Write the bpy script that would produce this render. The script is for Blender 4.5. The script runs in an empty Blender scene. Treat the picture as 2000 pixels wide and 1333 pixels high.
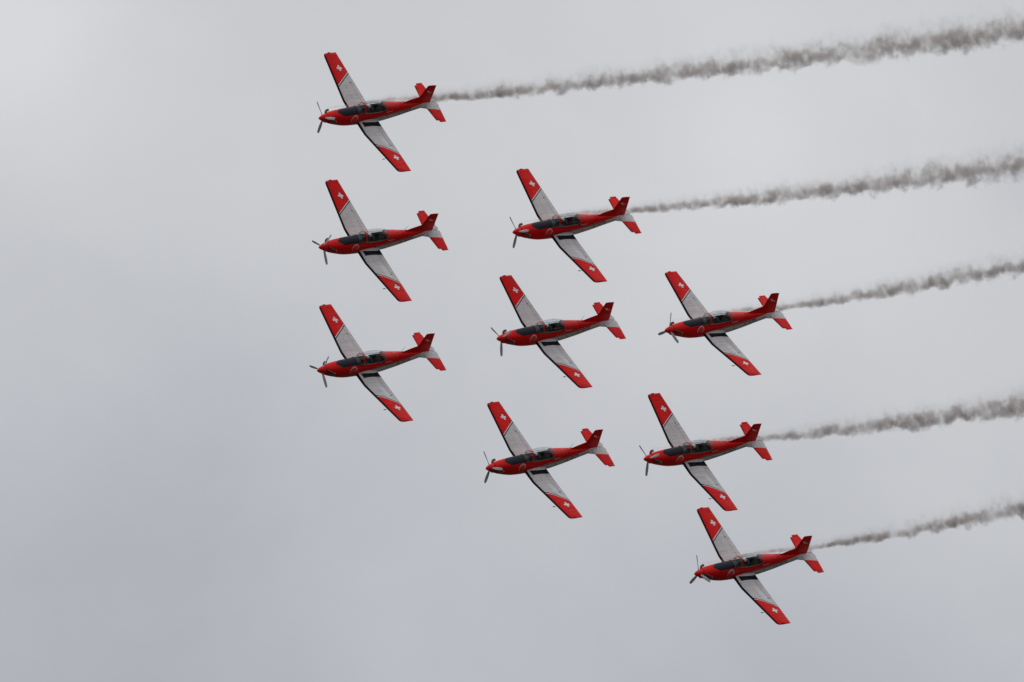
import bpy, bmesh, math
import numpy as np
from mathutils import Matrix, Vector

R_ = math.radians
scene = bpy.context.scene
col = scene.collection

# ------------------------------------------------------------------ camera
cam_data = bpy.data.cameras.new("camera")
cam = bpy.data.objects.new("camera", cam_data)
col.objects.link(cam)
cam.location = (0, 0, 1.7)
cam.rotation_euler = (R_(90 + 14), 0, 0)
cam_data.sensor_width = 36.0
cam_data.lens = 328.32
cam_data.clip_start = 0.5
cam_data.clip_end = 60000
scene.camera = cam

# ------------------------------------------------------------------ exposure
vs = scene.view_settings
vs.view_transform = 'Standard'
vs.look = 'None'
vs.exposure = 0.0
vs.gamma = 1.0
vs.use_curve_mapping = False
scene.cycles.volume_bounces = 1
scene.cycles.volume_step_rate = 1.0
scene.cycles.volume_max_steps = 1024
scene.cycles.transparent_max_bounces = 16
scene.cycles.max_bounces = 8

SUN_EL, SUN_AZ = R_(55), R_(-60)      # azimuth from +Y (viewing direction) towards +X


# ------------------------------------------------------------------ node maths helper
class N:
    """A float socket (or number) that builds Math nodes when used in arithmetic."""
    def __init__(s, nt, v):
        s.nt, s.v = nt, v

    def _op(s, op, *args, clamp=False):
        n = s.nt.nodes.new('ShaderNodeMath')
        n.operation = op
        n.use_clamp = clamp
        for i, a in enumerate((s,) + args):
            a = a.v if isinstance(a, N) else a
            if isinstance(a, (int, float)):
                n.inputs[i].default_value = a
            else:
                s.nt.links.new(a, n.inputs[i])
        return N(s.nt, n.outputs[0])

    def __add__(s, o): return s._op('ADD', o)
    __radd__ = __add__
    def __sub__(s, o): return s._op('SUBTRACT', o)
    def __rsub__(s, o): return (s * -1.0) + o
    def __mul__(s, o): return s._op('MULTIPLY', o)
    __rmul__ = __mul__
    def __truediv__(s, o): return s._op('DIVIDE', o)
    def gt(s, o): return s._op('GREATER_THAN', o)
    def lt(s, o): return s._op('LESS_THAN', o)
    def abs(s): return s._op('ABSOLUTE')
    def min(s, o): return s._op('MINIMUM', o)
    def max(s, o): return s._op('MAXIMUM', o)
    def sqrt(s): return s._op('SQRT')
    def exp(s): return s._op('EXPONENT')
    def pow(s, o): return s._op('POWER', o)
    def atan2(s, o): return s._op('ARCTAN2', o)
    def clamp(s): return s._op('ADD', 0.0, clamp=True)

    def smooth(s, a, b, c=0.0, d=1.0):
        n = s.nt.nodes.new('ShaderNodeMapRange')
        n.interpolation_type = 'SMOOTHSTEP'
        s.nt.links.new(s.v, n.inputs[0])
        for i, x in enumerate((a, b, c, d)):
            n.inputs[1 + i].default_value = x
        return N(s.nt, n.outputs[0])


def xyz_of(nt, sock):
    sep = nt.nodes.new('ShaderNodeSeparateXYZ')
    nt.links.new(sock, sep.inputs[0])
    return [N(nt, sep.outputs[i]) for i in range(3)]


def noise(nt, vec, scale, detail=3.0, rough=0.55, dist=0.0):
    n = nt.nodes.new('ShaderNodeTexNoise')
    nt.links.new(vec, n.inputs['Vector'])
    n.inputs['Scale'].default_value = scale
    n.inputs['Detail'].default_value = detail
    n.inputs['Roughness'].default_value = rough
    n.inputs['Distortion'].default_value = dist
    return n


def mixc(nt, fac, a, b):
    n = nt.nodes.new('ShaderNodeMix')
    n.data_type = 'RGBA'
    nt.links.new(fac.v if isinstance(fac, N) else fac, n.inputs[0])
    for i, c in ((6, a), (7, b)):
        if isinstance(c, tuple):
            n.inputs[i].default_value = c + (1.0,)
        else:
            nt.links.new(c, n.inputs[i])
    return n.outputs[2]


# ------------------------------------------------------------------ world: overcast cloud deck over a daylight sky
world = bpy.data.worlds.new("World")
scene.world = world
world.use_nodes = True
nt = world.node_tree
for n in list(nt.nodes):
    nt.nodes.remove(n)
out = nt.nodes.new('ShaderNodeOutputWorld')
sky = nt.nodes.new('ShaderNodeTexSky')
sky.sky_type = 'NISHITA'
sky.sun_disc = False
sky.sun_elevation = SUN_EL
sky.sun_rotation = SUN_AZ
tc = nt.nodes.new('ShaderNodeTexCoord')
D = tc.outputs['Generated']
dx, dy, dz = xyz_of(nt, D)


def sky_dir(px, py):
    """direction of a spot of the cloud deck, given where it stands in the view"""
    v = Vector(((px - 1000) / 18240.0, 1.0, -(py - 666.5) / 18240.0))
    v.rotate(Matrix.Rotation(R_(14), 4, 'X'))
    return v.normalized()


def lobe(px, py, rad, amp):
    n = nt.nodes.new('ShaderNodeVectorMath')
    n.operation = 'DISTANCE'
    nt.links.new(D, n.inputs[0])
    n.inputs[1].default_value = sky_dir(px, py)
    d = N(nt, n.outputs['Value']) / (rad / 18240.0)
    return (d * d * -1.0).exp() * amp


# CIE overcast gradient, a thicker bank of cloud low on the left, thinner brighter patches
lum = (dz.max(0.0) * 2.0 + 1.0) * 0.388
lum = lum + lobe(1460, 290, 330, 0.04) + lobe(1470, 280, 130, 0.03) + lobe(1640, 330, 120, -0.018) + lobe(1250, 450, 480, 0.032) + lobe(-60, 40, 330, 0.09)
lum = lum + lobe(560, 330, 300, 0.035) + lobe(1900, 520, 420, 0.03)
lum = lum + lobe(420, 900, 480, -0.04) + lobe(100, 1420, 520, -0.07) + lobe(1500, 1480, 560, -0.07)
lum = lum + lobe(700, 60, 260, -0.012) + lobe(1990, 365, 90, -0.035) + lobe(1050, 1250, 330, 0.03)
lum = lum + lobe(800, 1500, 700, -0.03) + lobe(1750, 980, 300, 0.02) + lobe(160, 740, 130, 0.016)
nz = noise(nt, D, 38.0, 4.0, 0.5, 0.4)
nf = N(nt, nz.outputs['Fac'])
nz2 = noise(nt, D, 9.0, 3.0, 0.5)
lum = lum + (nf - 0.5) * 0.10 + (N(nt, noise(nt, D, 110.0, 3.0, 0.5, 0.8).outputs['Fac']) - 0.5) * 0.022 + (N(nt, nz2.outputs['Fac']) - 0.5) * 0.03
lum = lum * dy.smooth(-0.5, 0.5, 0.72, 1.0) * dz.smooth(0.28, 0.9, 1.0, 1.12)
tint = lum.smooth(0.44, 0.64)
cloud = mixc(nt, tint, (0.964, 0.992, 1.075), (0.985, 1.0, 1.03))
mul = nt.nodes.new('ShaderNodeVectorMath')
mul.operation = 'SCALE'
nt.links.new(cloud, mul.inputs[0])
nt.links.new(lum.v, mul.inputs['Scale'])
bg_cloud = nt.nodes.new('ShaderNodeBackground')
nt.links.new(mul.outputs[0], bg_cloud.inputs['Color'])
bg_cloud.inputs['Strength'].default_value = 1.0
bg_sky = nt.nodes.new('ShaderNodeBackground')
nt.links.new(sky.outputs[0], bg_sky.inputs['Color'])
bg_sky.inputs['Strength'].default_value = 0.08
mixw = nt.nodes.new('ShaderNodeMixShader')
mixw.inputs[0].default_value = 0.96
nt.links.new(bg_sky.outputs[0], mixw.inputs[1])
nt.links.new(bg_cloud.outputs[0], mixw.inputs[2])
nt.links.new(mixw.outputs[0], out.inputs['Surface'])

# ------------------------------------------------------------------ sun, diffused by the overcast
sun_data = bpy.data.lights.new("sun", 'SUN')
sun_data.energy = 0.55
sun_data.angle = R_(25)
sun_data.color = (1.0, 0.97, 0.93)
sun = bpy.data.objects.new("sun", sun_data)
col.objects.link(sun)
sd = Vector((math.sin(SUN_AZ) * math.cos(SUN_EL), math.cos(SUN_AZ) * math.cos(SUN_EL), math.sin(SUN_EL)))
sun.rotation_euler = sd.to_track_quat('Z', 'Y').to_euler()


# ------------------------------------------------------------------ materials
def new_mat(name):
    m = bpy.data.materials.new(name)
    m.use_nodes = True
    nt = m.node_tree
    b = nt.nodes['Principled BSDF']
    return m, nt, b


def plain(name, c, rough=0.5, metal=0.0, var=0.12, scale=6.0):
    m, nt, b = new_mat(name)
    tc = nt.nodes.new('ShaderNodeTexCoord')
    f = noise(nt, tc.outputs['Object'], scale, 4.0).outputs['Fac']
    nt.links.new(mixc(nt, f, tuple(x * (1 - var) for x in c), tuple(min(1, x * (1 + var)) for x in c)), b.inputs['Base Color'])
    b.inputs['Roughness'].default_value = rough
    b.inputs['Metallic'].default_value = metal
    b.inputs['Specular IOR Level'].default_value = 0.2
    return m


RED = (0.74, 0.010, 0.010)
WHITE = (0.60, 0.575, 0.575)
NAVY = (0.010, 0.013, 0.020)
BLACK = (0.008, 0.008, 0.010)
ORG = 4.2                                   # local origin: 4.2 m behind the spinner tip


def paint_coords(nt):
    tc = nt.nodes.new('ShaderNodeTexCoord')
    X, Y, Z = xyz_of(nt, tc.outputs['Object'])
    return tc, ORG - X, Y, Z


def weather(nt, tc, colour, amount=0.16):
    """streaks of exhaust soot and dust along the airflow"""
    mp = nt.nodes.new('ShaderNodeMapping')
    mp.inputs['Scale'].default_value = (0.5, 4.0, 4.0)
    nt.links.new(tc.outputs['Object'], mp.inputs['Vector'])
    oi = nt.nodes.new('ShaderNodeObjectInfo')       # every airframe is dirty in its own way
    cx = nt.nodes.new('ShaderNodeCombineXYZ')
    rv = (N(nt, oi.outputs['Random']) * 40.0).v
    for k in range(3):
        nt.links.new(rv, cx.inputs[k])
    nt.links.new(cx.outputs[0], mp.inputs['Location'])
    a = N(nt, noise(nt, mp.outputs[0], 1.6, 5.0, 0.6).outputs['Fac'])
    b = N(nt, noise(nt, tc.outputs['Object'], 5.0, 4.0, 0.6).outputs['Fac'])
    f = (a.smooth(0.42, 0.72) * 0.75 + b.smooth(0.45, 0.75) * 0.35).clamp() * amount
    n = nt.nodes.new('ShaderNodeMix')
    n.data_type = 'RGBA'
    n.blend_type = 'MULTIPLY'
    n.inputs[7].default_value = (0.30, 0.27, 0.25, 1)
    nt.links.new(f.v, n.inputs[0])
    nt.links.new(colour, n.inputs[6])
    return n.outputs[2], a


def gloss(nt, b, a, lo=0.28, hi=0.5):
    b.inputs['Specular IOR Level'].default_value = 0.06
    nt.links.new((a.smooth(0.35, 0.7, lo, hi)).v, b.inputs['Roughness'])


def cross_mask(u, v, half, arm):
    """Greek cross from two perpendicular coordinates"""
    u, v = u.abs(), v.abs()
    return (u.lt(half) * v.lt(arm)).max(v.lt(half) * u.lt(arm))


# wing geometry in plane coordinates (x aft of the spinner tip, y out, z up)
def wing_le(y):
    return 3.17 if y < 0.3 else (3.17 + (y - 0.3) / 1.165 * 0.03 if y < 1.465 else 3.20 + (y - 1.465) / 3.635 * 0.325)


def wing_te(y):
    return 5.03 if y < 1.465 else 5.03 - (y - 1.465) / 3.735 * 0.40


def wing_z(y):
    return -0.352 if y < 1.465 else -0.352 + (y - 1.465) * math.tan(R_(7.1))


def make_wing_paint():
    m, nt, b = new_mat("wing_paint")
    tc, x, y, z = paint_coords(nt)
    ay = y.abs()
    s = (ay - 2.52 - (x - 3.42) * 0.70) * 0.82
    c = mixc(nt, s.gt(0.0), WHITE, BLACK)
    c = mixc(nt, s.gt(0.062), c, (0.75, 0.73, 0.73))
    c = mixc(nt, s.gt(0.115), c, RED)
    # roundel: white cross inside a fine darker ring
    u, v = x - 4.19, ay - 3.92
    rad = (u * u + v * v).sqrt()
    ring = rad.gt(0.335) * rad.lt(0.362)
    c = mixc(nt, ring, c, (0.50, 0.02, 0.02))
    c = mixc(nt, cross_mask(u, v, 0.07, 0.222), c, (0.80, 0.79, 0.79))
    # black leading edge
    le = (ay - 1.465).max(0.0) * 0.0894 + 3.185
    c = mixc(nt, (x - le).lt(0.115), c, BLACK)
    # walkway on the left wing root, panel lines along the spars
    walk = y.gt(0.5) * y.lt(0.95) * x.gt(3.48) * x.lt(5.02)
    c = mixc(nt, walk, c, NAVY)
    fr = (x - le) / ((ay - 1.465).max(0.0) * -0.196 + 1.84)
    line = (fr - 0.40).abs().lt(0.005).max((ay - 1.47).abs().lt(0.007)).max((ay - 4.2).abs().lt(0.004))
    c = mixc(nt, line * 0.5, c, (0.08, 0.07, 0.07))
    # reflection on the left wing, painted into the colour as a paler ragged-edged patch
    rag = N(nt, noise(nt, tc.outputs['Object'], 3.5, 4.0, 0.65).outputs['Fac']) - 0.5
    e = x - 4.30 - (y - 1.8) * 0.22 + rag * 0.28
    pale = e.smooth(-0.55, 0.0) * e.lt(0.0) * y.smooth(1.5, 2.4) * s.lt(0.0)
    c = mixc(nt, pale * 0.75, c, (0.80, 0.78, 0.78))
    c, a = weather(nt, tc, c, 0.30)
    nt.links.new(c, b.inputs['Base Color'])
    gloss(nt, b, a, 0.3, 0.55)
    return m


def make_fuselage_paint():
    m, nt, b = new_mat("fuselage_paint")
    tc, x, y, z = paint_coords(nt)
    ay = y.abs()
    # rising edge between the red top and the white belly
    zs = ((x - 3.1) * 0.235 - 0.335).min((x - 4.86) * 0.108 + 0.09).max((x - 7.9) * 0.20 + 0.17)
    d = z - zs
    aft = x.gt(2.75)
    c = mixc(nt, d.lt(0.0) * aft, RED, WHITE)
    c = mixc(nt, d.lt(-0.028) * d.gt(-0.095) * x.gt(2.75) * x.lt(7.6), c, NAVY)
    # anti-glare panel ahead of the windshield
    w = ((x - 1.42).max(0.0) / 0.45).min(1.0).sqrt() * 0.335
    ag = ay.lt(w) * z.gt(0.1) * x.gt(1.42) * x.lt(3.05)
    c = mixc(nt, ag, c, (0.018, 0.021, 0.030))
    c = mixc(nt, ag * (x - 2.86).abs().lt(0.014), c, (0.004, 0.004, 0.005))
    sill = ay.gt(0.30) * z.gt(0.43) * x.gt(2.95) * x.lt(5.3)
    c = mixc(nt, sill, c, (0.03, 0.032, 0.035))
    # shell-like swirl on the cowl side, open towards the rear underside
    u, v = x - 2.74, z - 0.11
    rad = (u * u + v * v).sqrt()
    ang = v.atan2(u)                       # 0 aft, pi/2 up
    edge = ang.smooth(-1.4, 1.4, 0.245, 0.205)
    swirl = rad.gt(edge) * rad.lt(0.27) * (ang.gt(-0.95).max(ang.lt(-1.95)))
    c = mixc(nt, swirl * 0.85, c, (0.78, 0.72, 0.71))
    hatch = noise(nt, tc.outputs['Object'], 22.0, 2.0).outputs['Fac']
    inner = rad.lt(0.165) * N(nt, hatch).smooth(0.45, 0.6) * 0.32
    c = mixc(nt, inner, c, (0.75, 0.45, 0.48))
    # thin light scratch plate below the canopy rear and a dark step mark
    c = mixc(nt, (z - 0.385 - (x - 5.4) * 0.03).abs().lt(0.012) * x.gt(5.38) * x.lt(5.92), c, (0.8, 0.7, 0.7))
    step = (x - 5.77 + (z + 0.15) * 0.9).abs().lt(0.032) * z.gt(-0.26) * z.lt(-0.04)
    c = mixc(nt, step, c, (0.05, 0.008, 0.01))
    # panel joints
    jl = (x - 1.42).abs().lt(0.006).max((x - 2.45).abs().lt(0.005)).max((x - 5.36).abs().lt(0.006)).max((x - 7.6).abs().lt(0.005))
    c = mixc(nt, jl * 0.4, c, (0.06, 0.01, 0.01))
    c, a = weather(nt, tc, c, 0.22)
    nt.links.new(c, b.inputs['Base Color'])
    gloss(nt, b, a, 0.22, 0.42)
    b.inputs['Coat Weight'].default_value = 0.06
    b.inputs['Coat Roughness'].default_value = 0.12
    return m


def make_fin_paint():
    m, nt, b = new_mat("fin_paint")
    tc, x, y, z = paint_coords(nt)
    u, v = x - 8.50, z - 1.62 + (x - 8.50) * 0.30
    c = mixc(nt, (u.abs() / 0.24 + (v + u * 0.2).abs() / 0.085).lt(1.0), RED, (0.74, 0.70, 0.69))
    p, q = x - 8.79, z - 1.50
    c = mixc(nt, cross_mask(p * 0.94 + q * 0.34, q * 0.94 - p * 0.34, 0.03, 0.115) * 0.65, c, (0.55, 0.42, 0.42))
    c, a = weather(nt, tc, c, 0.18)
    nt.links.new(c, b.inputs['Base Color'])
    gloss(nt, b, a, 0.25, 0.42)
    return m


def make_tail_paint():
    m, nt, b = new_mat("tailplane_paint")
    tc, x, y, z = paint_coords(nt)
    ay = y.abs()
    e = (x - 8.80) * 0.16 + 0.53
    c = mixc(nt, ay.gt(e), WHITE, RED)
    le = ay * 0.15 + 8.72
    c = mixc(nt, (x - le).lt(0.045) * ay.gt(0.5), c, BLACK)
    c, a = weather(nt, tc, c, 0.25)
    nt.links.new(c, b.inputs['Base Color'])
    gloss(nt, b, a, 0.3, 0.5)
    return m


def make_glass():
    m, nt, b = new_mat("canopy_glass")
    nt.nodes.remove(b)
    o = nt.nodes['Material Output']
    tr = nt.nodes.new('ShaderNodeBsdfTransparent')
    tr.inputs[0].default_value = (0.87, 0.90, 0.91, 1)
    gl = nt.nodes.new('ShaderNodeBsdfGlossy')
    gl.inputs['Roughness'].default_value = 0.04
    fr = nt.nodes.new('ShaderNodeLayerWeight')
    fr.inputs[0].default_value = 0.5
    tc = nt.nodes.new('ShaderNodeTexCoord')
    smear = N(nt, noise(nt, tc.outputs['Object'], 4.0, 4.0).outputs['Fac']).smooth(0.5, 0.8)
    f = N(nt, fr.outputs['Facing']).pow(4.0) * 0.7 + 0.05 + smear * 0.05
    mx = nt.nodes.new('ShaderNodeMixShader')
    nt.links.new(f.v, mx.inputs[0])
    nt.links.new(tr.outputs[0], mx.inputs[1])
    nt.links.new(gl.outputs[0], mx.inputs[2])
    nt.links.new(mx.outputs[0], o.inputs['Surface'])
    return m


M = dict(
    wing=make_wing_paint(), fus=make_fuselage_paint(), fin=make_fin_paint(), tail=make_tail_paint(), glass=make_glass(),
    red=plain("red_paint", RED, 0.3), tub=plain("cockpit_lining", (0.018, 0.022, 0.024), 0.7),
    seat=plain("seat_fabric", (0.05, 0.055, 0.045), 0.9), dark=plain("dark_metal", (0.025, 0.025, 0.028), 0.5),
    exhaust=plain("scorched_steel", (0.075, 0.045, 0.035), 0.6, 0.2, 0.4, 9.0),
    fairing=plain("fairing_white", (0.62, 0.60, 0.59), 0.45),
    frame=plain("frame_grey", (0.16, 0.17, 0.17), 0.5),
    lip=plain("dull_steel", (0.34, 0.30, 0.29), 0.5, 0.2),
    steel=plain("pale_steel", (0.55, 0.53, 0.52), 0.35, 0.3), blade=plain("propeller_grey", (0.42, 0.42, 0.43), 0.45, 0.0, 0.2, 3.0),
    suit=plain("flight_suit", (0.045, 0.055, 0.04), 0.9), helmet=plain("helmet_white", (0.78, 0.78, 0.76), 0.3),
    visor=plain("visor_smoke", (0.012, 0.012, 0.014), 0.1), letter=plain("letter_black", NAVY, 0.4),
    lamp=plain("lamp_lens", (0.05, 0.06, 0.05), 0.15), skin=plain("skin", (0.45, 0.28, 0.21), 0.5),
)


# ------------------------------------------------------------------ mesh helpers
def P(x, y, z):
    return (ORG - x, y, z)


class MB:
    def __init__(s):
        s.v, s.f = [], []

    def ring(s, pts):
        i = len(s.v)
        s.v += [P(*p) for p in pts]
        return list(range(i, i + len(pts)))

    def bridge(s, a, b, closed=True):
        n = len(a)
        for k in range(n if closed else n - 1):
            j = (k + 1) % n
            s.f.append((a[k], a[j], b[j], b[k]))

    def cap(s, a):
        s.f.append(tuple(a))

    def loft(s, rings, caps=(True, True), closed=True):
        rr = [s.ring(r) for r in rings]
        for a, b in zip(rr, rr[1:]):
            s.bridge(a, b, closed)
        if caps[0]:
            s.cap(rr[0][::-1])
        if caps[1]:
            s.cap(rr[-1])
        return rr

    def tube(s, pts, rad, n=10):
        pts = [Vector(p) for p in pts]
        rads = rad if isinstance(rad, (list, tuple)) else [rad] * len(pts)
        rings = []
        for i, p in enumerate(pts):
            t = (pts[min(i + 1, len(pts) - 1)] - pts[max(i - 1, 0)]).normalized()
            a = t.orthogonal().normalized() if i == 0 else (ref - t * ref.dot(t)).normalized()
            ref = a
            b = t.cross(a)
            rings.append([tuple(p + (a * math.cos(q) + b * math.sin(q)) * rads[i]) for q in [2 * math.pi * k / n for k in range(n)]])
        return s.loft(rings)

    def box(s, c, d, rot=None):
        r = rot or Matrix.Identity(3)
        q = [Vector(c) + r @ Vector((d[0] * i / 2, d[1] * j / 2, d[2] * k / 2)) for k in (-1, 1) for j in (-1, 1) for i in (-1, 1)]
        i0 = len(s.v)
        s.v += [P(*p) for p in q]
        for f in ((0, 2, 3, 1), (4, 5, 7, 6), (0, 1, 5, 4), (2, 6, 7, 3), (0, 4, 6, 2), (1, 3, 7, 5)):
            s.f.append(tuple(i0 + k for k in f))

    def build(s, name, mat, parent=None, smooth=True, sharp=35, bevel=0.0):
        me = bpy.data.meshes.new(name)
        me.from_pydata(s.v, [], s.f)
        bm = bmesh.new()
        bm.from_mesh(me)
        bmesh.ops.recalc_face_normals(bm, faces=bm.faces)
        if bevel:
            bmesh.ops.bevel(bm, geom=list(bm.edges), offset=bevel, segments=2, affect='EDGES', profile=0.6)
        for e in bm.edges:
            if len(e.link_faces) == 2 and e.calc_face_angle(0) > R_(sharp):
                e.smooth = False
        for f in bm.faces:
            f.smooth = smooth
        bm.to_mesh(me)
        bm.free()
        me.materials.append(mat)
        o = bpy.data.objects.new(name, me)
        col.objects.link(o)
        if parent:
            o.parent = parent
        return o


# ------------------------------------------------------------------ fuselage
ST = np.array([
    # x,     top,   bottom, half width
    [0.60, 0.290, -0.290, 0.285],
    [0.68, 0.305, -0.340, 0.305],
    [0.85, 0.325, -0.405, 0.355],
    [1.05, 0.350, -0.460, 0.400],
    [1.45, 0.415, -0.575, 0.440],
    [1.85, 0.470, -0.690, 0.465],
    [2.25, 0.520, -0.770, 0.480],
    [2.70, 0.565, -0.805, 0.490],
    [3.10, 0.600, -0.815, 0.490],
    [4.00, 0.630, -0.810, 0.480],
    [4.70, 0.680, -0.800, 0.465],
    [5.20, 0.740, -0.775, 0.450],
    [5.60, 0.775, -0.735, 0.425],
    [6.00, 0.765, -0.660, 0.390],
    [6.60, 0.715, -0.520, 0.345],
    [7.10, 0.665, -0.385, 0.305],
    [7.60, 0.615, -0.245, 0.255],
    [8.10, 0.565, -0.120, 0.205],
    [8.60, 0.520, 0.000, 0.155],
    [9.10, 0.480, 0.130, 0.100],
    [9.42, 0.455, 0.260, 0.050],
])
EXP = 2.35


def fus(x):
    return [float(np.interp(x, ST[:, 0], ST[:, i])) for i in (1, 2, 3)]


def fus_y(x, z):
    t, b, w = fus(x)
    zc, h = (t + b) / 2, (t - b) / 2
    q = min(1.0, abs(z - zc) / h)
    return w * (1 - q ** EXP) ** (1 / EXP)


def spow(a, e):
    return math.copysign(abs(a) ** e, a)


COCK0, COCK1, SILL = 2.98, 5.30, 0.40


def make_fuselage(parent):
    xs = sorted(set(list(np.linspace(0.6, 9.42, 75)) + [COCK0, COCK1]))
    NR = 64
    mb = MB()
    rr = []
    for x in xs:
        t, b, w = fus(x)
        zc, h = (t + b) / 2, (t - b) / 2
        rr.append(mb.ring([(x, w * spow(math.cos(a), 2 / EXP), zc + h * spow(math.sin(a), 2 / EXP)) for a in [2 * math.pi * (k + 0.5) / NR for k in range(NR)]]))
    for i, (a, b_) in enumerate(zip(rr, rr[1:])):
        for k in range(NR):
            j = (k + 1) % NR
            z = min(mb.v[a[k]][2], mb.v[a[j]][2], mb.v[b_[k]][2], mb.v[b_[j]][2])
            if xs[i] >= COCK0 - 1e-6 and xs[i + 1] <= COCK1 + 1e-6 and z > SILL:
                continue                       # the cockpit opening
            mb.f.append((a[k], a[j], b_[j], b_[k]))
    mb.cap(rr[0][::-1])
    mb.cap(rr[-1])
    o = mb.build("fuselage", M['fus'], parent, sharp=60)
    # chin intake under the spinner, small blade aerial under the cowl
    i = MB()
    i.loft([[(x, 0.15 * s * math.cos(a), -0.30 - dz + 0.075 * s * math.sin(a)) for a in [2 * math.pi * k / 20 for k in range(20)]] for x, s, dz in ((0.60, 0.85, 0.0), (0.575, 1.0, 0.0), (0.72, 1.08, 0.03), (0.95, 1.0, 0.07))])
    i.build("air_intake", M['dark'], parent)
    a = MB()
    a.loft([[(x0, s * 0.012, z), (x0 + 0.09, 0.02 * s, z), (x0 + 0.17, 0.0, z), (x0 + 0.09, -0.02 * s, z)] for x0, z, s in ((2.36, -0.74, 1), (2.44, -0.90, 0.7))])
    a.build("belly_aerial", M['dark'], parent)
    # tub
    t = MB()
    q = [(COCK0 + 0.02, 0.38), (COCK1 - 0.02, 0.38)]
    rings = []
    for x, w in ((COCK0 + 0.015, 0.33), (3.4, 0.37), (4.4, 0.37), (5.0, 0.35), (COCK1 - 0.015, 0.32)):
        rings.append([(x, w, 0.43), (x, w - 0.02, -0.25), (x, -w + 0.02, -0.25), (x, -w, 0.43)])
    t.loft(rings, (True, True), closed=False)
    t.build("cockpit_tub", M['tub'], parent, smooth=False)
    g = MB()                                   # glare shield over the instrument panel
    g.loft([[(x, w * math.cos(a_), z0 + h * math.sin(a_)) for a_ in [math.pi * k / 12 for k in range(13)]] for x, w, z0, h in ((2.99, 0.40, 0.36, 0.235), (3.2, 0.37, 0.36, 0.235), (3.34, 0.33, 0.36, 0.20))])
    g.build("instrument_panel", M['tub'], parent)
    g = MB()
    g.loft([[(x, w * math.cos(a_), z0 + h * math.sin(a_)) for a_ in [math.pi * k / 12 for k in range(13)]] for x, w, z0, h in ((4.12, 0.30, 0.36, 0.20), (4.34, 0.30, 0.36, 0.22))])
    g.build("instrument_panel", M['tub'], parent)
    return o


def make_seat(parent, x):
    s = MB()
    tilt = Matrix.Rotation(R_(14), 3, 'Y')
    s.box((x, 0, -0.10), (0.42, 0.42, 0.12))
    s.box((x + 0.28, 0, 0.20), (0.10, 0.42, 0.66), tilt)
    o = s.build("seat", M['seat'], parent, bevel=0.025)
    h = MB()
    h.box((x + 0.37, 0, 0.58), (0.11, 0.24, 0.20), tilt)
    h.build("headrest", M['dark'], o, bevel=0.03)


# ------------------------------------------------------------------ canopy
# x, sill z, top z, half width
CAN = [(3.42, 0.44, 0.955, 0.385), (3.62, 0.445, 1.045, 0.405), (3.9, 0.455, 1.105, 0.415), (4.25, 0.465, 1.115, 0.415), (4.6, 0.475, 1.09, 0.405), (4.9, 0.49, 1.025, 0.39), (5.12, 0.50, 0.945, 0.375), (5.30, 0.51, 0.845, 0.36)]
WS = [(2.96, 0.43, 0.60, 0.36), (3.06, 0.43, 0.70, 0.372), (3.2, 0.43, 0.82, 0.382), (3.32, 0.435, 0.905, 0.385), (3.39, 0.44, 0.945, 0.385)]


def arch(x, z0, z1, w, n=24, lean=0.0, grow=0.0):
    r = []
    for k in range(n + 1):
        a = math.pi * k / n
        yy, zz = (w + grow) * spow(math.cos(a), 0.9), z0 + (z1 - z0 + grow) * spow(math.sin(a), 0.88)
        r.append((x - lean * (1 - math.sin(a)) , yy, zz))
    return r


def make_canopy(parent):
    c = MB()
    c.loft([arch(*k) for k in CAN], (False, False), closed=False)
    cano = c.build("canopy", M['glass'], parent, sharp=80)
    w = MB()
    w.loft([arch(*k, lean=l) for k, l in zip(WS, (0.10, 0.08, 0.06, 0.03, 0.0))], (False, False), closed=False)
    ws = w.build("windshield", M['glass'], parent, sharp=80)
    f = MB()                                   # red windshield bow
    f.loft([arch(3.375, 0.43, 0.945, 0.385, grow=0.012), arch(3.375, 0.43, 0.945, 0.385, grow=0.028), arch(3.455, 0.43, 0.96, 0.387, grow=0.028), arch(3.455, 0.43, 0.96, 0.387, grow=0.008)], (False, False), closed=False)
    f.build("windshield_bow", M['red'], ws, sharp=50)
    r = MB()                                   # canopy rails and centre seam
    for s in (1, -1):
        r.tube([(x, s * (w_ + 0.008), z0 + 0.012) for x, z0, z1, w_ in CAN], 0.016, 8)
    k = CAN[-1]
    r.tube([(p[0], p[1], p[2]) for p in arch(k[0], k[1], k[2], k[3], grow=0.004)], 0.02, 6)
    r.build("canopy_frame", M['frame'], cano)
    # red fairing from the canopy rear down to the spine
    b = MB()
    b.loft([arch(5.305, 0.50, 0.835, 0.355), arch(5.6, 0.45, 0.80, 0.375), arch(6.0, 0.40, 0.768, 0.35), arch(6.5, 0.35, 0.728, 0.30)], (True, True), closed=False)
    b.build("spine_fairing", M['red'], parent, sharp=70)


# ------------------------------------------------------------------ flying surfaces
def airfoil(t, n=18):
    """closed outline: chord fraction, thickness offset; from trailing edge over the top and back below"""
    xs = [0.5 * (1 + math.cos(math.pi * k / n)) for k in range(n + 1)]
    yt = lambda x: 5 * t * (0.2969 * math.sqrt(x) - 0.126 * x - 0.3516 * x * x + 0.2843 * x ** 3 - 0.1036 * x ** 4)
    cam_ = lambda x: 0.06 * x * (1 - x)
    up = [(x, cam_(x) + yt(x) + 0.001) for x in xs]
    lo = [(x, cam_(x) - yt(x) - 0.001) for x in xs[::-1][1:]]
    return up + lo


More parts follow.
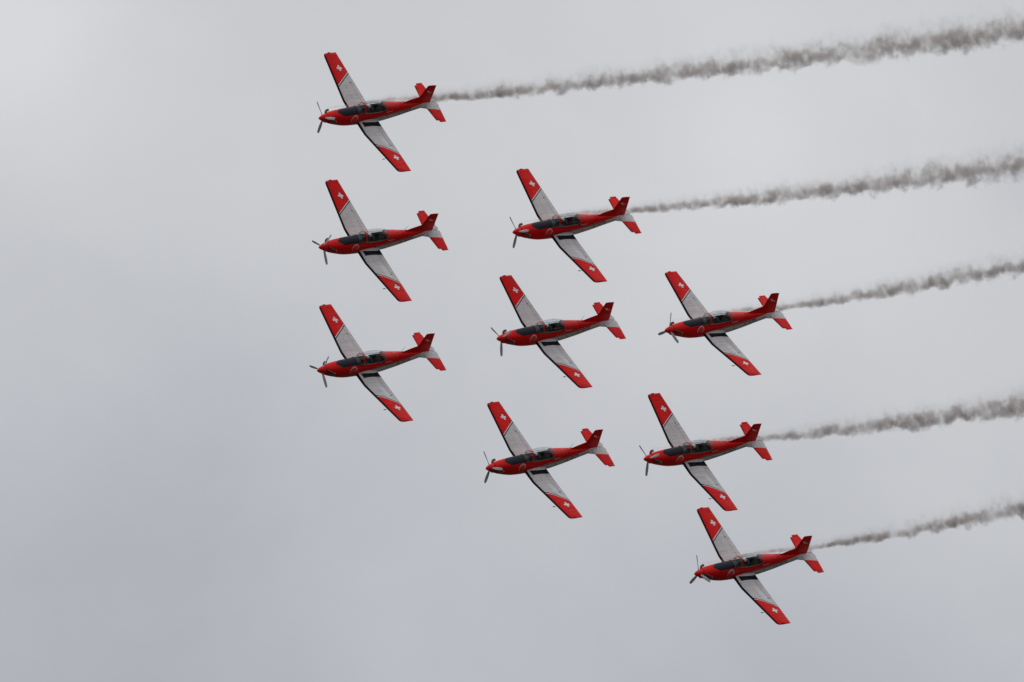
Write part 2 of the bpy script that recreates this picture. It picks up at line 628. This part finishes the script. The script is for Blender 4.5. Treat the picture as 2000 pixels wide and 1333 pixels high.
def clip_profile(prof, a, b):
    """part of a closed airfoil outline between chord fractions a and b (flat ends)"""
    n = len(prof)
    k = min(range(n), key=lambda i: prof[i][0])
    up, lo = prof[:k + 1], prof[k:]
    fx = lambda pts, x: float(np.interp(x, [p[0] for p in pts], [p[1] for p in pts]))
    ups, los = up[::-1], lo
    xs = [a + (b - a) * (0.5 - 0.5 * math.cos(math.pi * i / 16)) for i in range(17)]
    return [(x, fx(ups, x)) for x in xs[::-1]] + [(x, fx(los, x)) for x in (xs[1:] if a <= 1e-6 else xs)]


def wing_section(y, sgn, a, b, t):
    le, te, z = wing_le(y), wing_te(y), wing_z(y)
    c = te - le
    return [(le + u * c, sgn * y, z + v * c - 0.01 * u * c * 0) for u, v in clip_profile(airfoil(t), a, b)]


def thick(y):
    return 0.15 - 0.03 * y / 5.2


def make_wing(parent, sgn):
    ys_in = [0.25, 0.6, 1.0, 1.3, 1.465, 1.6, 2.0, 2.6]
    ys_out = [2.612, 3.2, 3.9, 4.5, 4.93]
    w = MB()
    H = 0.755
    w.loft([wing_section(y, sgn, 0, H, thick(y)) for y in ys_in + ys_out])
    # rounded tip: full chord outboard of the aileron
    tip = []
    for y, fc, ft in ((4.945, 1, 1), (5.03, 0.99, 0.97), (5.10, 0.96, 0.85), (5.15, 0.915, 0.65), (5.18, 0.86, 0.4), (5.195, 0.80, 0.15)):
        le, te, z = wing_le(min(y, 5.1)), wing_te(y), wing_z(y)
        c = te - le
        lf = (1 - fc) * c
        tip.append([(le + lf + u * (c - lf), sgn * y, z + v * c * ft) for u, v in airfoil(thick(y), 16)])
    w.loft(tip)
    # fixed trailing edge between the body and the flap
    w.loft([wing_section(y, sgn, H, 1.0, thick(y)) for y in (0.25, 0.62)])
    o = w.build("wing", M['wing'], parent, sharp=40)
    rf = MB()                                  # fillet between wing root and body
    rings = []
    for k in range(15):
        u = k / 14
        x = 3.28 + u * 1.80
        cw = (x - wing_le(0.5)) / (wing_te(0.5) - wing_le(0.5))
        zt = wing_z(0.5) + 1.86 * (float(np.interp(cw, [0, .05, .15, .3, .5, .7, .9, 1.0, 1.3], [0.0, .04, .068, .083, .078, .058, .025, 0.004, -0.06])))
        sp = 0.05 + 0.17 * math.sin(math.pi * min(1.0, 0.25 + 0.6 * u)) * (1 - max(0, u - 0.85) / 0.16)
        hh = 0.05 + 0.20 * math.sin(math.pi * min(0.5, u * 0.75)) * (1 - max(0, u - 0.85) / 0.17)
        ring = []
        for q in range(7):
            t_ = q / 6
            zz = zt + hh * (1 - math.sin(t_ * math.pi / 2)) - 0.01
            yb = fus_y(x, max(zz, fus(x)[1] + 0.03))
            ring.append((x, sgn * (yb - 0.02 + (sp + 0.02) * (1 - math.cos(t_ * math.pi / 2))), zz))
        ring.append((x, sgn * (fus_y(x, zt) * 0.6), zt - 0.12))
        rings.append(ring)
    rf.loft(rings)
    rf.build("wing_root_fairing", M['fairing'], o, sharp=60)
    fl = MB()
    fl.loft([wing_section(y, sgn, H + 0.016, 1.0, thick(y)) for y in (0.63, 1.465, 2.0, 2.60)])
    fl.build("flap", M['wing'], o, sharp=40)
    al = MB()
    al.loft([wing_section(y, sgn, H + 0.016, 1.0, thick(y)) for y in (2.615, 3.4, 4.2, 4.93)])
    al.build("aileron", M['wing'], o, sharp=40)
    for y in (2.75,):                     # hinge brackets ahead of the trailing edge
        h = MB()
        x, z = wing_te(y), wing_z(y)
        h.box((x - 0.40, sgn * y, z + 0.085), (0.16, 0.02, 0.03))
        h.build("hinge_bracket", M['dark'], o, smooth=False)
    # navigation lamp at the tip
    n = MB()
    x, z = wing_le(5.1) + 0.33, wing_z(5.17) + 0.05
    n.loft([[(x + dx_, sgn * 5.17 + r * math.cos(a) * 0.6, z + r * math.sin(a)) for a in [2 * math.pi * k / 12 for k in range(12)]] for dx_, r in ((0.0, 0.012), (0.05, 0.045), (0.14, 0.05), (0.22, 0.03), (0.26, 0.008))])
    n.build("navigation_lamp", M['lamp'], o)
    if sgn > 0:
        pt = MB()
        y = 3.72
        x, z = wing_le(y), wing_z(y)
        pt.tube([(x + 0.30, y, z - 0.06), (x + 0.24, y, z - 0.13), (x + 0.16, y, z - 0.165), (x + 0.06, y, z - 0.168)], [0.016, 0.014, 0.009, 0.009], 8)
        pt.build("pitot_mast", M['steel'], o)
        pt = MB()
        pt.tube([(x + 0.07, y, z - 0.168), (x - 0.10, y, z - 0.17), (x - 0.13, y, z - 0.17)], [0.026, 0.026, 0.01], 8)
        pt.build("pitot_tube", M['dark'], o)
    return o


TZ = 0.40


def hx(y):
    return 9.40 + (9.56 - 9.40) * y / 1.54


def tex(y):
    return 9.95 - (9.95 - 9.71) * (y / 1.70) ** 0.9


def make_tailplane(parent, sgn):
    s = MB()
    rings = []
    for y, k in ((0.0, 1), (0.5, 1), (1.0, 1), (1.45, 1), (1.51, 0.75), (1.535, 0.35)):
        le, te = 8.72 + 0.15 * y + (1 - k) * 0.05, tex(y)
        c = te - le
        f = (hx(y) - 0.008 - le) / c
        rings.append([(le + u * c, sgn * y, TZ + (v - 0.06 * u * (1 - u)) * c * (0.4 + 0.6 * k)) for u, v in clip_profile(airfoil(0.095), 0, f)])
    s.loft(rings)
    o = s.build("tailplane", M['tail'], parent, sharp=40)
    fa = MB()                                  # white fillet blending the body into the stabiliser root
    rings = []
    for y, le, z, h in ((0.03, 8.35, 0.20, 0.17), (0.15, 8.48, 0.215, 0.15), (0.28, 8.63, 0.265, 0.10), (0.40, 8.735, 0.335, 0.055), (0.50, 8.80, 0.392, 0.028), (0.53, 8.83, 0.40, 0.02)):
        te = 9.36 - 0.12 * (1 - y / 0.53)
        rings.append([(le + (te - le) * (0.5 - 0.5 * math.cos(t)), sgn * y, z + h * math.sin(t) * (1.0 if t < math.pi else 1.0) + (TZ + 0.02 - z) * (0.5 - 0.5 * math.cos(t)) * 0.75) for t in [2 * math.pi * k / 20 for k in range(20)]])
    fa.loft(rings)
    fa.build("root_fairing", M['fairing'], o, sharp=60)
    e = MB()
    rings = []
    for y in (0.06, 0.5, 1.0, 1.538):
        le, te = 8.72 + 0.15 * y, tex(y)
        c = te - le
        f = (hx(y) + 0.008 - le) / c
        rings.append([(le + u * c, sgn * y, TZ + (v - 0.06 * u * (1 - u)) * c) for u, v in clip_profile(airfoil(0.095), f, 1.0)])
    e.loft(rings)
    rings = []                                 # balance horn outboard of the stabiliser tip
    for y, le, k in ((1.548, 9.16, 1), (1.64, 9.17, 1), (1.69, 9.20, 0.7), (1.705, 9.24, 0.3)):
        te = tex(y) - (0.03 if y < 1.57 else 0)
        c = te - le
        rings.append([(le + u * c, sgn * y, TZ + (v - 0.06 * u * (1 - u)) * c * 1.15 * k) for u, v in airfoil(0.11, 12)])
    e.loft(rings)
    e.box((9.52, sgn * 1.549, TZ), (0.16, 0.03, 0.035))
    el = e.build("elevator", M['tail'], o, sharp=40)
    for y in (0.25, 0.62):
        w = MB()
        w.tube([(tex(y) - 0.02, sgn * y, TZ), (tex(y) + 0.09, sgn * (y + 0.01), TZ + 0.01)], 0.006, 5)
        w.build("static_wick", M['dark'], o)
    return o


def make_fin(parent):
    le = lambda z: 7.94 + (z - 0.4) * 0.109 if z < 1.1 else 8.016 + (z - 1.1) * 0.109
    te = lambda z: 9.35 - (z - 0.40) * 0.272
    hg = lambda z: 9.02 - (z - 0.40) * 0.21
    f = MB()
    rings = []
    for z, k, d in ((0.40, 1, 0), (0.9, 1, 0), (1.4, 1, 0), (1.9, 1, 0), (2.12, 0.95, 0.0), (2.19, 0.7, 0.01), (2.215, 0.35, 0.03)):
        a, b = le(z) + d, te(z)
        c = b - a
        rings.append([(a + u * c, (v - 0.06 * u * (1 - u)) * c * k, z) for u, v in clip_profile(airfoil(0.10 - 0.01 * z), 0, (hg(z) - 0.006 - a) / c)])
    f.loft(rings)
    # dorsal fillet
    f.loft([[(x, w, zb), (x, 0.35 * w, zt), (x, -0.35 * w, zt), (x, -w, zb)] for x, w, zb, zt in ((6.80, 0.012, 0.62, 0.69), (7.2, 0.03, 0.58, 0.845), (7.6, 0.042, 0.55, 0.985), (7.97, 0.05, 0.52, 1.10), (8.10, 0.05, 0.52, 1.12))])
    o = f.build("fin", M['fin'], parent, sharp=40)
    r = MB()
    rings = []
    for z, k in ((0.34, 0.8), (0.42, 1), (0.9, 1), (1.4, 1), (1.9, 1), (2.10, 0.95), (2.165, 0.7), (2.19, 0.35)):
        a, b = le(z), te(z) - (0.02 if z < 0.4 else 0)
        c = b - a
        rings.append([(a + u * c, (v - 0.06 * u * (1 - u)) * c * k, z) for u, v in clip_profile(airfoil(0.10 - 0.01 * z), (hg(z) + 0.006 - a) / c, 1.0)])
    r.loft(rings)
    r.build("rudder", M['fin'], o, sharp=40)
    # tail cone below the rudder
    t = MB()
    rings = []
    for x, w, zt, zb in ((9.30, 0.075, 0.455, 0.215), (9.6, 0.05, 0.43, 0.29), (9.82, 0.025, 0.42, 0.36)):
        rings.append([(x, w * math.cos(a), (zt + zb) / 2 + (zt - zb) / 2 * math.sin(a)) for a in [2 * math.pi * k / 16 for k in range(16)]])
    t.loft(rings)
    t.build("tail_cone", M['tail'], parent)
    return o


# ------------------------------------------------------------------ nose and fittings
def make_nose(parent):
    s = MB()
    prof = [(0.0, 0.004), (0.02, 0.035), (0.06, 0.075), (0.14, 0.128), (0.26, 0.185), (0.40, 0.232), (0.52, 0.262), (0.585, 0.272)]
    s.loft([[(x, r * math.cos(a), r * math.sin(a)) for a in [2 * math.pi * k / 32 for k in range(32)]] for x, r in prof])
    o = s.build("spinner", M['red'], parent, sharp=60)
    o.data.transform(Matrix.Identity(4))
    for k in range(3):
        b = MB()
        rings = []
        a0 = 2 * math.pi * k / 3
        for r, c, th, pitch in ((0.16, 0.10, 0.085, 50), (0.28, 0.115, 0.060, 42), (0.45, 0.155, 0.040, 35), (0.65, 0.185, 0.030, 28), (0.85, 0.19, 0.024, 23), (1.05, 0.17, 0.018, 19), (1.14, 0.14, 0.014, 17), (1.18, 0.09, 0.010, 17)):
            ring = []
            for q in range(12):
                a = 2 * math.pi * q / 12
                u, v = c / 2 * math.cos(a), th / 2 * math.sin(a)
                p = R_(pitch)
                tx = u * math.sin(p) + v * math.cos(p)          # along x
                tt = u * math.cos(p) - v * math.sin(p)          # tangential
                y = r * math.cos(a0) - tt * math.sin(a0)
                z = r * math.sin(a0) + tt * math.cos(a0)
                ring.append((0.40 + tx, y, z))
            rings.append(ring)
        b.loft(rings)
        b.build("propeller_blade", M['blade'], o, sharp=60)
    for sgn in (1, -1):
        e = MB()
        e.tube([(0.64, sgn * 0.24, 0.17), (0.74, sgn * 0.36, 0.165), (0.86, sgn * 0.45, 0.145), (0.98, sgn * 0.50, 0.115), (1.06, sgn * 0.52, 0.095)], [0.07, 0.08, 0.085, 0.08, 0.075], 14)
        ex = e.build("exhaust_stub", M['exhaust'], parent, sharp=60)
        l = MB()
        l.tube([(1.055, sgn * 0.519, 0.097), (1.085, sgn * 0.526, 0.088)], [0.079, 0.076], 14)
        l.build("exhaust_lip", M['lip'], ex, sharp=60)
        # pale guard plate along the lower rim of the stub
        g = MB()
        g.loft([[(x, sgn * (fus_y(x, z) + 0.012), z), (x, sgn * (fus_y(x, z - h) + 0.012), z - h)] for x, z, h in ((0.72, 0.03, 0.03), (0.85, 0.0, 0.045), (1.0, -0.05, 0.055), (1.15, -0.10, 0.05), (1.25, -0.13, 0.035))], (False, False), closed=False)
        g.build("heat_shield", M['lip'], parent)
    a = MB()
    a.tube([(6.70, 0, 0.70), (6.73, 0, 0.78)], [0.035, 0.02], 8)
    a.tube([(6.73, 0, 0.77), (6.86, 0, 1.22)], [0.014, 0.008], 6)
    a.build("whip_aerial", M['steel'], parent)
    b = MB()
    b.loft([[(6.05, 0.05, 0.74), (6.12, 0.05, 0.74), (6.12, -0.05, 0.74), (6.05, -0.05, 0.74)], [(6.07, 0.02, 0.80), (6.11, 0.02, 0.80), (6.11, -0.02, 0.80), (6.07, -0.02, 0.80)]])
    b.build("beacon", M['steel'], parent)
    return o


# ------------------------------------------------------------------ registration lettering, laid on the left rear body side
def make_registration(text, parent):
    cu = bpy.data.curves.new("registration", 'FONT')
    cu.body = text
    cu.size = 0.26
    cu.resolution_u = 2
    tmp = bpy.data.objects.new("registration", cu)
    col.objects.link(tmp)
    bpy.context.view_layer.update()
    me = bpy.data.meshes.new_from_object(tmp.evaluated_get(bpy.context.evaluated_depsgraph_get()))
    bpy.data.objects.remove(tmp)
    bpy.data.curves.remove(cu)
    bm = bmesh.new()
    bm.from_mesh(me)
    ca, sa = math.cos(R_(11)), math.sin(R_(11))
    for v in bm.verts:
        u, w = v.co.x, v.co.y
        u *= 1.75
        x, z = 6.56 + u * ca - w * sa * 0.2, -0.10 + u * sa + w * ca * 0.95
        v.co = P(x, fus_y(x, z) + 0.008, z)
    bm.to_mesh(me)
    bm.free()
    me.name = "registration"
    me.materials.clear()
    me.materials.append(M['letter'])
    o = bpy.data.objects.new("registration", me)
    col.objects.link(o)
    o.parent = parent
    return o


# ------------------------------------------------------------------ one aeroplane
def make_plane():
    root = bpy.data.objects.new("propeller_plane", None)
    root.empty_display_size = 0.5
    col.objects.link(root)
    make_fuselage(root)
    make_seat(root, 3.62)
    make_seat(root, 4.72)
    make_canopy(root)
    for s in (1, -1):
        make_wing(root, s)
        make_tailplane(root, s)
    make_fin(root)
    make_nose(root)
    return root


# ------------------------------------------------------------------ pilot (top-level: sits in the plane)
def make_person():
    v, e, r = [], [], []

    def add(p, rad, parent=None):
        v.append(P(*p))
        r.append(rad)
        if parent is not None:
            e.append((parent, len(v) - 1))
        return len(v) - 1
    X = 3.66
    pel = add((X + 0.10, 0, 0.02), 0.13)
    sp = add((X + 0.15, 0, 0.20), 0.125, pel)
    ch = add((X + 0.19, 0, 0.40), 0.135, sp)
    nk = add((X + 0.20, 0, 0.55), 0.06, ch)
    add((X + 0.18, 0, 0.66), 0.085, nk)
    for s in (1, -1):
        sh = add((X + 0.19, s * 0.17, 0.46), 0.06, ch)
        el = add((X + 0.08, s * 0.25, 0.22), 0.045, sh)
        wr = add((X - 0.14, s * 0.12, 0.16), 0.03, el)
        pm = add((X - 0.20, s * 0.09, 0.17), 0.032, wr)
        for q in range(4):
            a = add((X - 0.245, s * (0.062 + 0.02 * q), 0.185 - 0.012 * q), 0.010, pm)
            b = add((X - 0.265 + 0.003 * q, s * (0.045 + 0.02 * q), 0.165 - 0.014 * q), 0.009, a)
            add((X - 0.25, s * (0.04 + 0.02 * q), 0.145 - 0.012 * q), 0.008, b)
        t1 = add((X - 0.195, s * 0.055, 0.195), 0.011, pm)
        add((X - 0.225, s * 0.04, 0.20), 0.009, t1)
        hp = add((X + 0.06, s * 0.10, 0.0), 0.095, pel)
        kn = add((X - 0.34, s * 0.15, 0.10), 0.065, hp)
        an = add((X - 0.52, s * 0.12, -0.19), 0.045, kn)
        add((X - 0.66, s * 0.12, -0.20), 0.035, an)
    me = bpy.data.meshes.new("person")
    me.from_pydata(v, e, [])
    o = bpy.data.objects.new("person", me)
    col.objects.link(o)
    sk = o.modifiers.new("skin", 'SKIN')
    for i, d in enumerate(me.skin_vertices[0].data):
        d.radius = (r[i], r[i])
        d.use_root = (i == 0)
    ss = o.modifiers.new("sub", 'SUBSURF')
    ss.levels = ss.render_levels = 1
    bpy.context.view_layer.update()
    m2 = bpy.data.meshes.new_from_object(o.evaluated_get(bpy.context.evaluated_depsgraph_get()))
    o.modifiers.clear()
    o.data = m2
    m2.name = "person"
    m2.materials.clear()
    m2.materials.append(M['suit'])
    for p in m2.polygons:
        p.use_smooth = True
    h = MB()
    c = (X + 0.18, 0, 0.70)
    rings = []
    for k in range(1, 10):
        a = math.pi * k / 10
        rr, zz = 0.135 * math.sin(a), 0.145 * math.cos(a)
        if zz < -0.09:
            break
        rings.append([(c[0] + 0.02 + rr * 1.12 * math.cos(b), rr * math.sin(b), c[2] + zz) for b in [2 * math.pi * q / 20 for q in range(20)]])
    h.loft(rings)
    h.build("helmet", M['helmet'], o)
    w = MB()
    rings = []
    for zz, k in ((0.07, 0.9), (0.035, 1.0), (0.0, 1.0), (-0.035, 0.95)):
        rings.append([(c[0] + 0.012 - 0.148 * k * math.cos(b), 0.142 * k * math.sin(b), c[2] + zz) for b in [R_(-62 + 124 * q / 12) for q in range(13)]])
    w.loft(rings, (False, False), closed=False)
    w.build("visor", M['visor'], o)
    w = MB()
    w.tube([(c[0] - 0.10, 0, c[2] - 0.07), (c[0] - 0.16, 0, c[2] - 0.09), (c[0] - 0.175, 0, c[2] - 0.10)], [0.055, 0.045, 0.02], 10)
    w.build("oxygen_mask", M['dark'], o)
    return o


def copy_tree(o, parent=None):
    c = o.copy()
    col.objects.link(c)
    c.parent = parent
    for ch in list(o.children):
        copy_tree(ch, c)
    return c


# where each aeroplane flies (metres) and how it is banked
POSES = [
    ([-9.438, 588.64, 163.821], [[-0.74975, 0.48261, 0.45273], [-0.61131, -0.24322, -0.75309], [-0.25334, -0.84138, 0.47738]]),
    ([-9.287, 585.564, 154.335], [[-0.75834, 0.4732, 0.44833], [-0.60252, -0.24632, -0.75914], [-0.24879, -0.84581, 0.47191]]),
    ([3.258, 589.608, 156.407], [[-0.76827, 0.49634, 0.40423], [-0.59012, -0.30449, -0.7477], [-0.24803, -0.81298, 0.52683]]),
    ([-9.339, 581.174, 145.086], [[-0.73879, 0.51759, 0.43162], [-0.62279, -0.27961, -0.73072], [-0.25753, -0.80865, 0.52892]]),
    ([13.187, 593.519, 150.792], [[-0.76915, 0.5271, 0.36136], [-0.59026, -0.36919, -0.71784], [-0.24496, -0.76542, 0.59509]]),
    ([2.212, 587.712, 148.791], [[-0.76465, 0.50693, 0.3979], [-0.59506, -0.31835, -0.73795], [-0.24742, -0.80105, 0.54508]]),
    ([1.468, 583.244, 139.184], [[-0.7509, 0.5169, 0.41104], [-0.60677, -0.29428, -0.7384], [-0.26072, -0.80387, 0.53462]]),
    ([11.764, 590.86, 141.517], [[-0.77433, 0.48078, 0.41142], [-0.58639, -0.30081, -0.75211], [-0.23784, -0.82363, 0.51485]]),
    ([14.914, 586.594, 132.979], [[-0.77259, 0.49632, 0.39596], [-0.58586, -0.31694, -0.74586], [-0.24469, -0.80822, 0.53564]]),
]
PHASE = [45.5, -29.2, 49.5, -26.2, -4.3, -51.0, 41.5, -59.0, 19.6]
REG = ["A-925", "A-922", "A-910", "A-918", "A-930", "A-923", "A-917", "A-931", "A-912"]
WHERE = [
    "topmost of the nine, trailing smoke",
    "without smoke, middle of the left column of three",
    "trailing the second highest smoke line, right of the left column",
    "without smoke, lowest of the left column of three",
    "furthest right in the middle row, trailing the third smoke line",
    "without smoke, at the very centre of the formation",
    "without smoke, lowest in the middle column",
    "trailing the fourth smoke line, just above the lowest plane",
    "lowest of the nine, trailing the bottom smoke line",
]
PILOT = [
    "topmost plane", "smokeless plane in the middle of the left column", "plane trailing the second highest smoke line",
    "smokeless plane at the foot of the left column", "plane trailing the third smoke line", "smokeless plane at the formation centre",
    "smokeless plane lowest in the middle column", "plane trailing the fourth smoke line", "lowest plane of all",
]
proto = make_plane()
pproto = make_person()
for i, (loc, rot) in enumerate(POSES):
    mw = Matrix(rot).to_4x4()
    mw.translation = loc
    o = proto if i == 8 else copy_tree(proto)
    pilot = pproto if i == 8 else copy_tree(pproto)
    for q in (o, pilot):
        q.matrix_basis = mw
    o['label'] = "red and white propeller plane " + WHERE[i]
    o['category'] = "plane"
    o['group'] = "display team planes flying in formation"
    pilot['label'] = "pilot in white helmet aboard the " + PILOT[i]
    pilot['category'] = "pilot"
    pilot['group'] = "pilots in the front seats"
    for ch in o.children:
        if ch.name.startswith("spinner"):
            # the spinner turns about the thrust line
            ch.rotation_euler = (R_(PHASE[i]), 0, 0)
    make_registration(REG[i], o)

# ------------------------------------------------------------------ smoke trails
TRAILS = {
    1: [([-12.0, 586.7, 163.65], 0.1), ([-4.89, 592.41, 166.02], 0.27), ([-0.0, 596.42, 167.55], 0.475), ([6.85, 601.98, 169.95], 0.685), ([13.84, 607.63, 172.5], 0.83), ([20.96, 613.41, 175.03], 0.908), ([28.22, 619.32, 177.51], 0.988), ([35.63, 625.31, 180.25], 1.14), ([41.29, 629.88, 182.33], 1.257)],
    3: [([0.62, 587.77, 156.25], 0.1), ([7.91, 593.3, 158.52], 0.269), ([13.56, 597.63, 160.37], 0.475), ([20.53, 602.99, 162.6], 0.684), ([27.62, 608.43, 164.95], 0.863), ([34.86, 613.93, 167.47], 0.976), ([40.37, 618.13, 169.4], 1.088)],
    5: [([10.52, 591.73, 150.63], 0.1), ([17.9, 597.3, 153.01], 0.27), ([23.83, 601.8, 155.1], 0.511), ([29.14, 605.8, 157.11], 0.651), ([34.53, 609.83, 159.21], 0.76), ([39.99, 613.93, 161.35], 0.869)],
    8: [([9.12, 589.03, 141.39], 0.1), ([16.59, 594.64, 143.52], 0.268), ([21.94, 598.7, 145.11], 0.54), ([27.19, 602.67, 146.76], 0.68), ([34.3, 608.0, 149.17], 0.857), ([39.72, 612.06, 151.01], 0.967)],
    9: [([12.26, 584.78, 132.83], 0.1), ([19.57, 590.22, 135.17], 0.199), ([25.06, 594.34, 137.09], 0.468), ([28.53, 596.93, 138.37], 0.571), ([33.8, 600.85, 140.34], 0.676), ([39.15, 604.82, 142.34], 0.783)],
}
TRAIL_LABEL = {
    1: "grey brown smoke trail streaming behind the topmost plane",
    3: "grey brown smoke trail second from the top",
    5: "grey brown smoke trail in the middle of the five, leaving the furthest right plane",
    8: "grey brown smoke trail second from the bottom",
    9: "grey brown smoke trail streaming behind the lowest plane",
}


def make_smoke(k, pts, seed):
    P0, P1 = Vector(pts[0][0]), Vector(pts[-1][0])
    ax = (P1 - P0).normalized()
    side = Vector((0, 0, 1)).cross(ax).normalized()
    up = ax.cross(side)
    mw = Matrix((ax, side, up)).transposed().to_4x4()
    mw.translation = P0
    inv = mw.inverted()
    loc = [inv @ Vector(p) for p, r in pts]
    rad = [r * 1.22 + (0.07 if i else 0.02) for i, (p, r) in enumerate(pts)]
    bump = lambda x: 0.20 * math.exp(-((x - 5.0) / 2.8) ** 2)
    L = loc[-1].x
    t = np.array([p.x for p in loc])
    cz = np.polyfit(t, [p.z for p in loc], 3)
    cy = np.polyfit(t, [p.y for p in loc], 2)
    cr = np.polyfit(t, rad, 3)
    # envelope: lumpy closed tube a little wider than the smoke
    mb = MB()
    rng = np.random.default_rng(seed)
    rings = []
    NS, NR = 220, 14
    wob = rng.normal(0, 1, (NS + 1, NR))
    for s in range(NS + 1):
        x = -0.15 + (L + 0.3) * s / NS
        r = max(0.10, float(np.polyval(cr, x)))
        ring = []
        for q in range(NR):
            a = 2 * math.pi * q / NR
            w = r * (1.32 + 0.10 * float(wob[s, q]))
            y = float(np.polyval(cy, x)) + w * math.cos(a)
            z = float(np.polyval(cz, x)) + bump(x) + w * math.sin(a) * (1.30 if math.sin(a) > 0 else 0.95)
            ring.append((ORG - x, y, z))
        rings.append(ring)
    mb.loft(rings)
    m = bpy.data.materials.new("smoke")
    m.use_nodes = True
    nt = m.node_tree
    nt.nodes.remove(nt.nodes['Principled BSDF'])
    o_ = nt.nodes['Material Output']
    tc = nt.nodes.new('ShaderNodeTexCoord')
    vec = tc.outputs['Object']
    x, y, z = xyz_of(nt, vec)

    def poly(c):
        e = x * float(c[0]) + float(c[1])
        for q in c[2:]:
            e = e * x + float(q)
        return e
    off = nt.nodes.new('ShaderNodeVectorMath')
    off.operation = 'ADD'
    nt.links.new(vec, off.inputs[0])
    off.inputs[1].default_value = (seed * 13.7, seed * 5.1, seed * 9.3)
    ov = off.outputs[0]
    r = poly(cr).max(0.10)
    xb = (x - 5.0) / 2.8
    zc = poly(cz) + (xb * xb * -1.0).exp() * 0.20
    n1 = noise(nt, ov, 1.0, 2.5, 0.6)
    sep = nt.nodes.new('ShaderNodeSeparateColor')
    nt.links.new(n1.outputs['Color'], sep.inputs[0])
    grow = x.smooth(2.0, 22.0, 0.45, 1.0)
    wy = (N(nt, sep.outputs[0]) - 0.5) * r * 1.7
    wz = (N(nt, sep.outputs[1]) - 0.5) * r * grow * 2.3
    qy = (y - poly(cy) + wy) / r
    qz = (z - zc + wz) / r + 0.30
    up_ = qz.max(0.0)
    qq = up_ * 0.60 + qz.min(0.0) * 1.8
    q = (qy * qy + qq * qq).sqrt()
    fall = q.smooth(1.05, 0.15)
    # rolling puffs drawn out across the trail, thinning to tufts on the upper side
    st = nt.nodes.new('ShaderNodeMapping')
    st.inputs['Rotation'].default_value = (0, R_(18), 0)
    st.inputs['Scale'].default_value = (1.25, 0.7, 0.6)
    nt.links.new(ov, st.inputs['Vector'])
    n2 = N(nt, noise(nt, st.outputs[0], 2.4, 3.0, 0.5, 0.5).outputs['Fac'])
    tuft = (n2 - up_ * 0.06).smooth(0.36, 0.64)
    tuft = tuft * grow + (1.0 - grow) * 0.6
    core = up_.smooth(0.12, 0.72, 1.0, 0.0)
    n3 = N(nt, noise(nt, ov, 0.38, 2.0, 0.5).outputs['Fac']).smooth(0.3, 0.7, 0.55, 1.3)
    start = x.smooth(0.3, 9.0, 0.16, 1.0)
    dens = fall * (tuft * 0.84 + 0.16) * (core * 0.78 + 0.22) * n3 * start / (r + 0.16) * 2.45
    pv = nt.nodes.new('ShaderNodeVolumePrincipled')
    pv.inputs['Color'].default_value = (0.60, 0.535, 0.50, 1)
    pv.inputs['Anisotropy'].default_value = 0.2
    nt.links.new(dens.v, pv.inputs['Density'])
    nt.links.new(pv.outputs[0], o_.inputs['Volume'])
    bb = L / 3
    m.cycles.volume_step_rate = 0.035
    o = mb.build("smoke_trail", m)
    o.matrix_world = mw
    o['label'] = TRAIL_LABEL[k]
    o['category'] = "smoke trail"
    o['group'] = "smoke trails behind the planes"
    return o


for s, k in enumerate(TRAILS):
    make_smoke(k, TRAILS[k], s + 1)

# ------------------------------------------------------------------ ground far below, out of frame: returns light to the undersides
gm, gnt, gb = new_mat("unseen_airfield_grass")
gtc = gnt.nodes.new('ShaderNodeTexCoord')
gf = noise(gnt, gtc.outputs['Object'], 0.01, 6.0).outputs['Fac']
gnt.links.new(mixc(gnt, gf, (0.018, 0.024, 0.011), (0.042, 0.04, 0.024)), gb.inputs['Base Color'])
gb.inputs['Roughness'].default_value = 0.95
me = bpy.data.meshes.new("ground")
S = 25000
me.from_pydata([(-S, -S, 0), (S, -S, 0), (S, S, 0), (-S, S, 0)], [], [(0, 1, 2, 3)])
me.materials.append(gm)
g = bpy.data.objects.new("ground", me)
col.objects.link(g)
g['kind'] = 'structure'
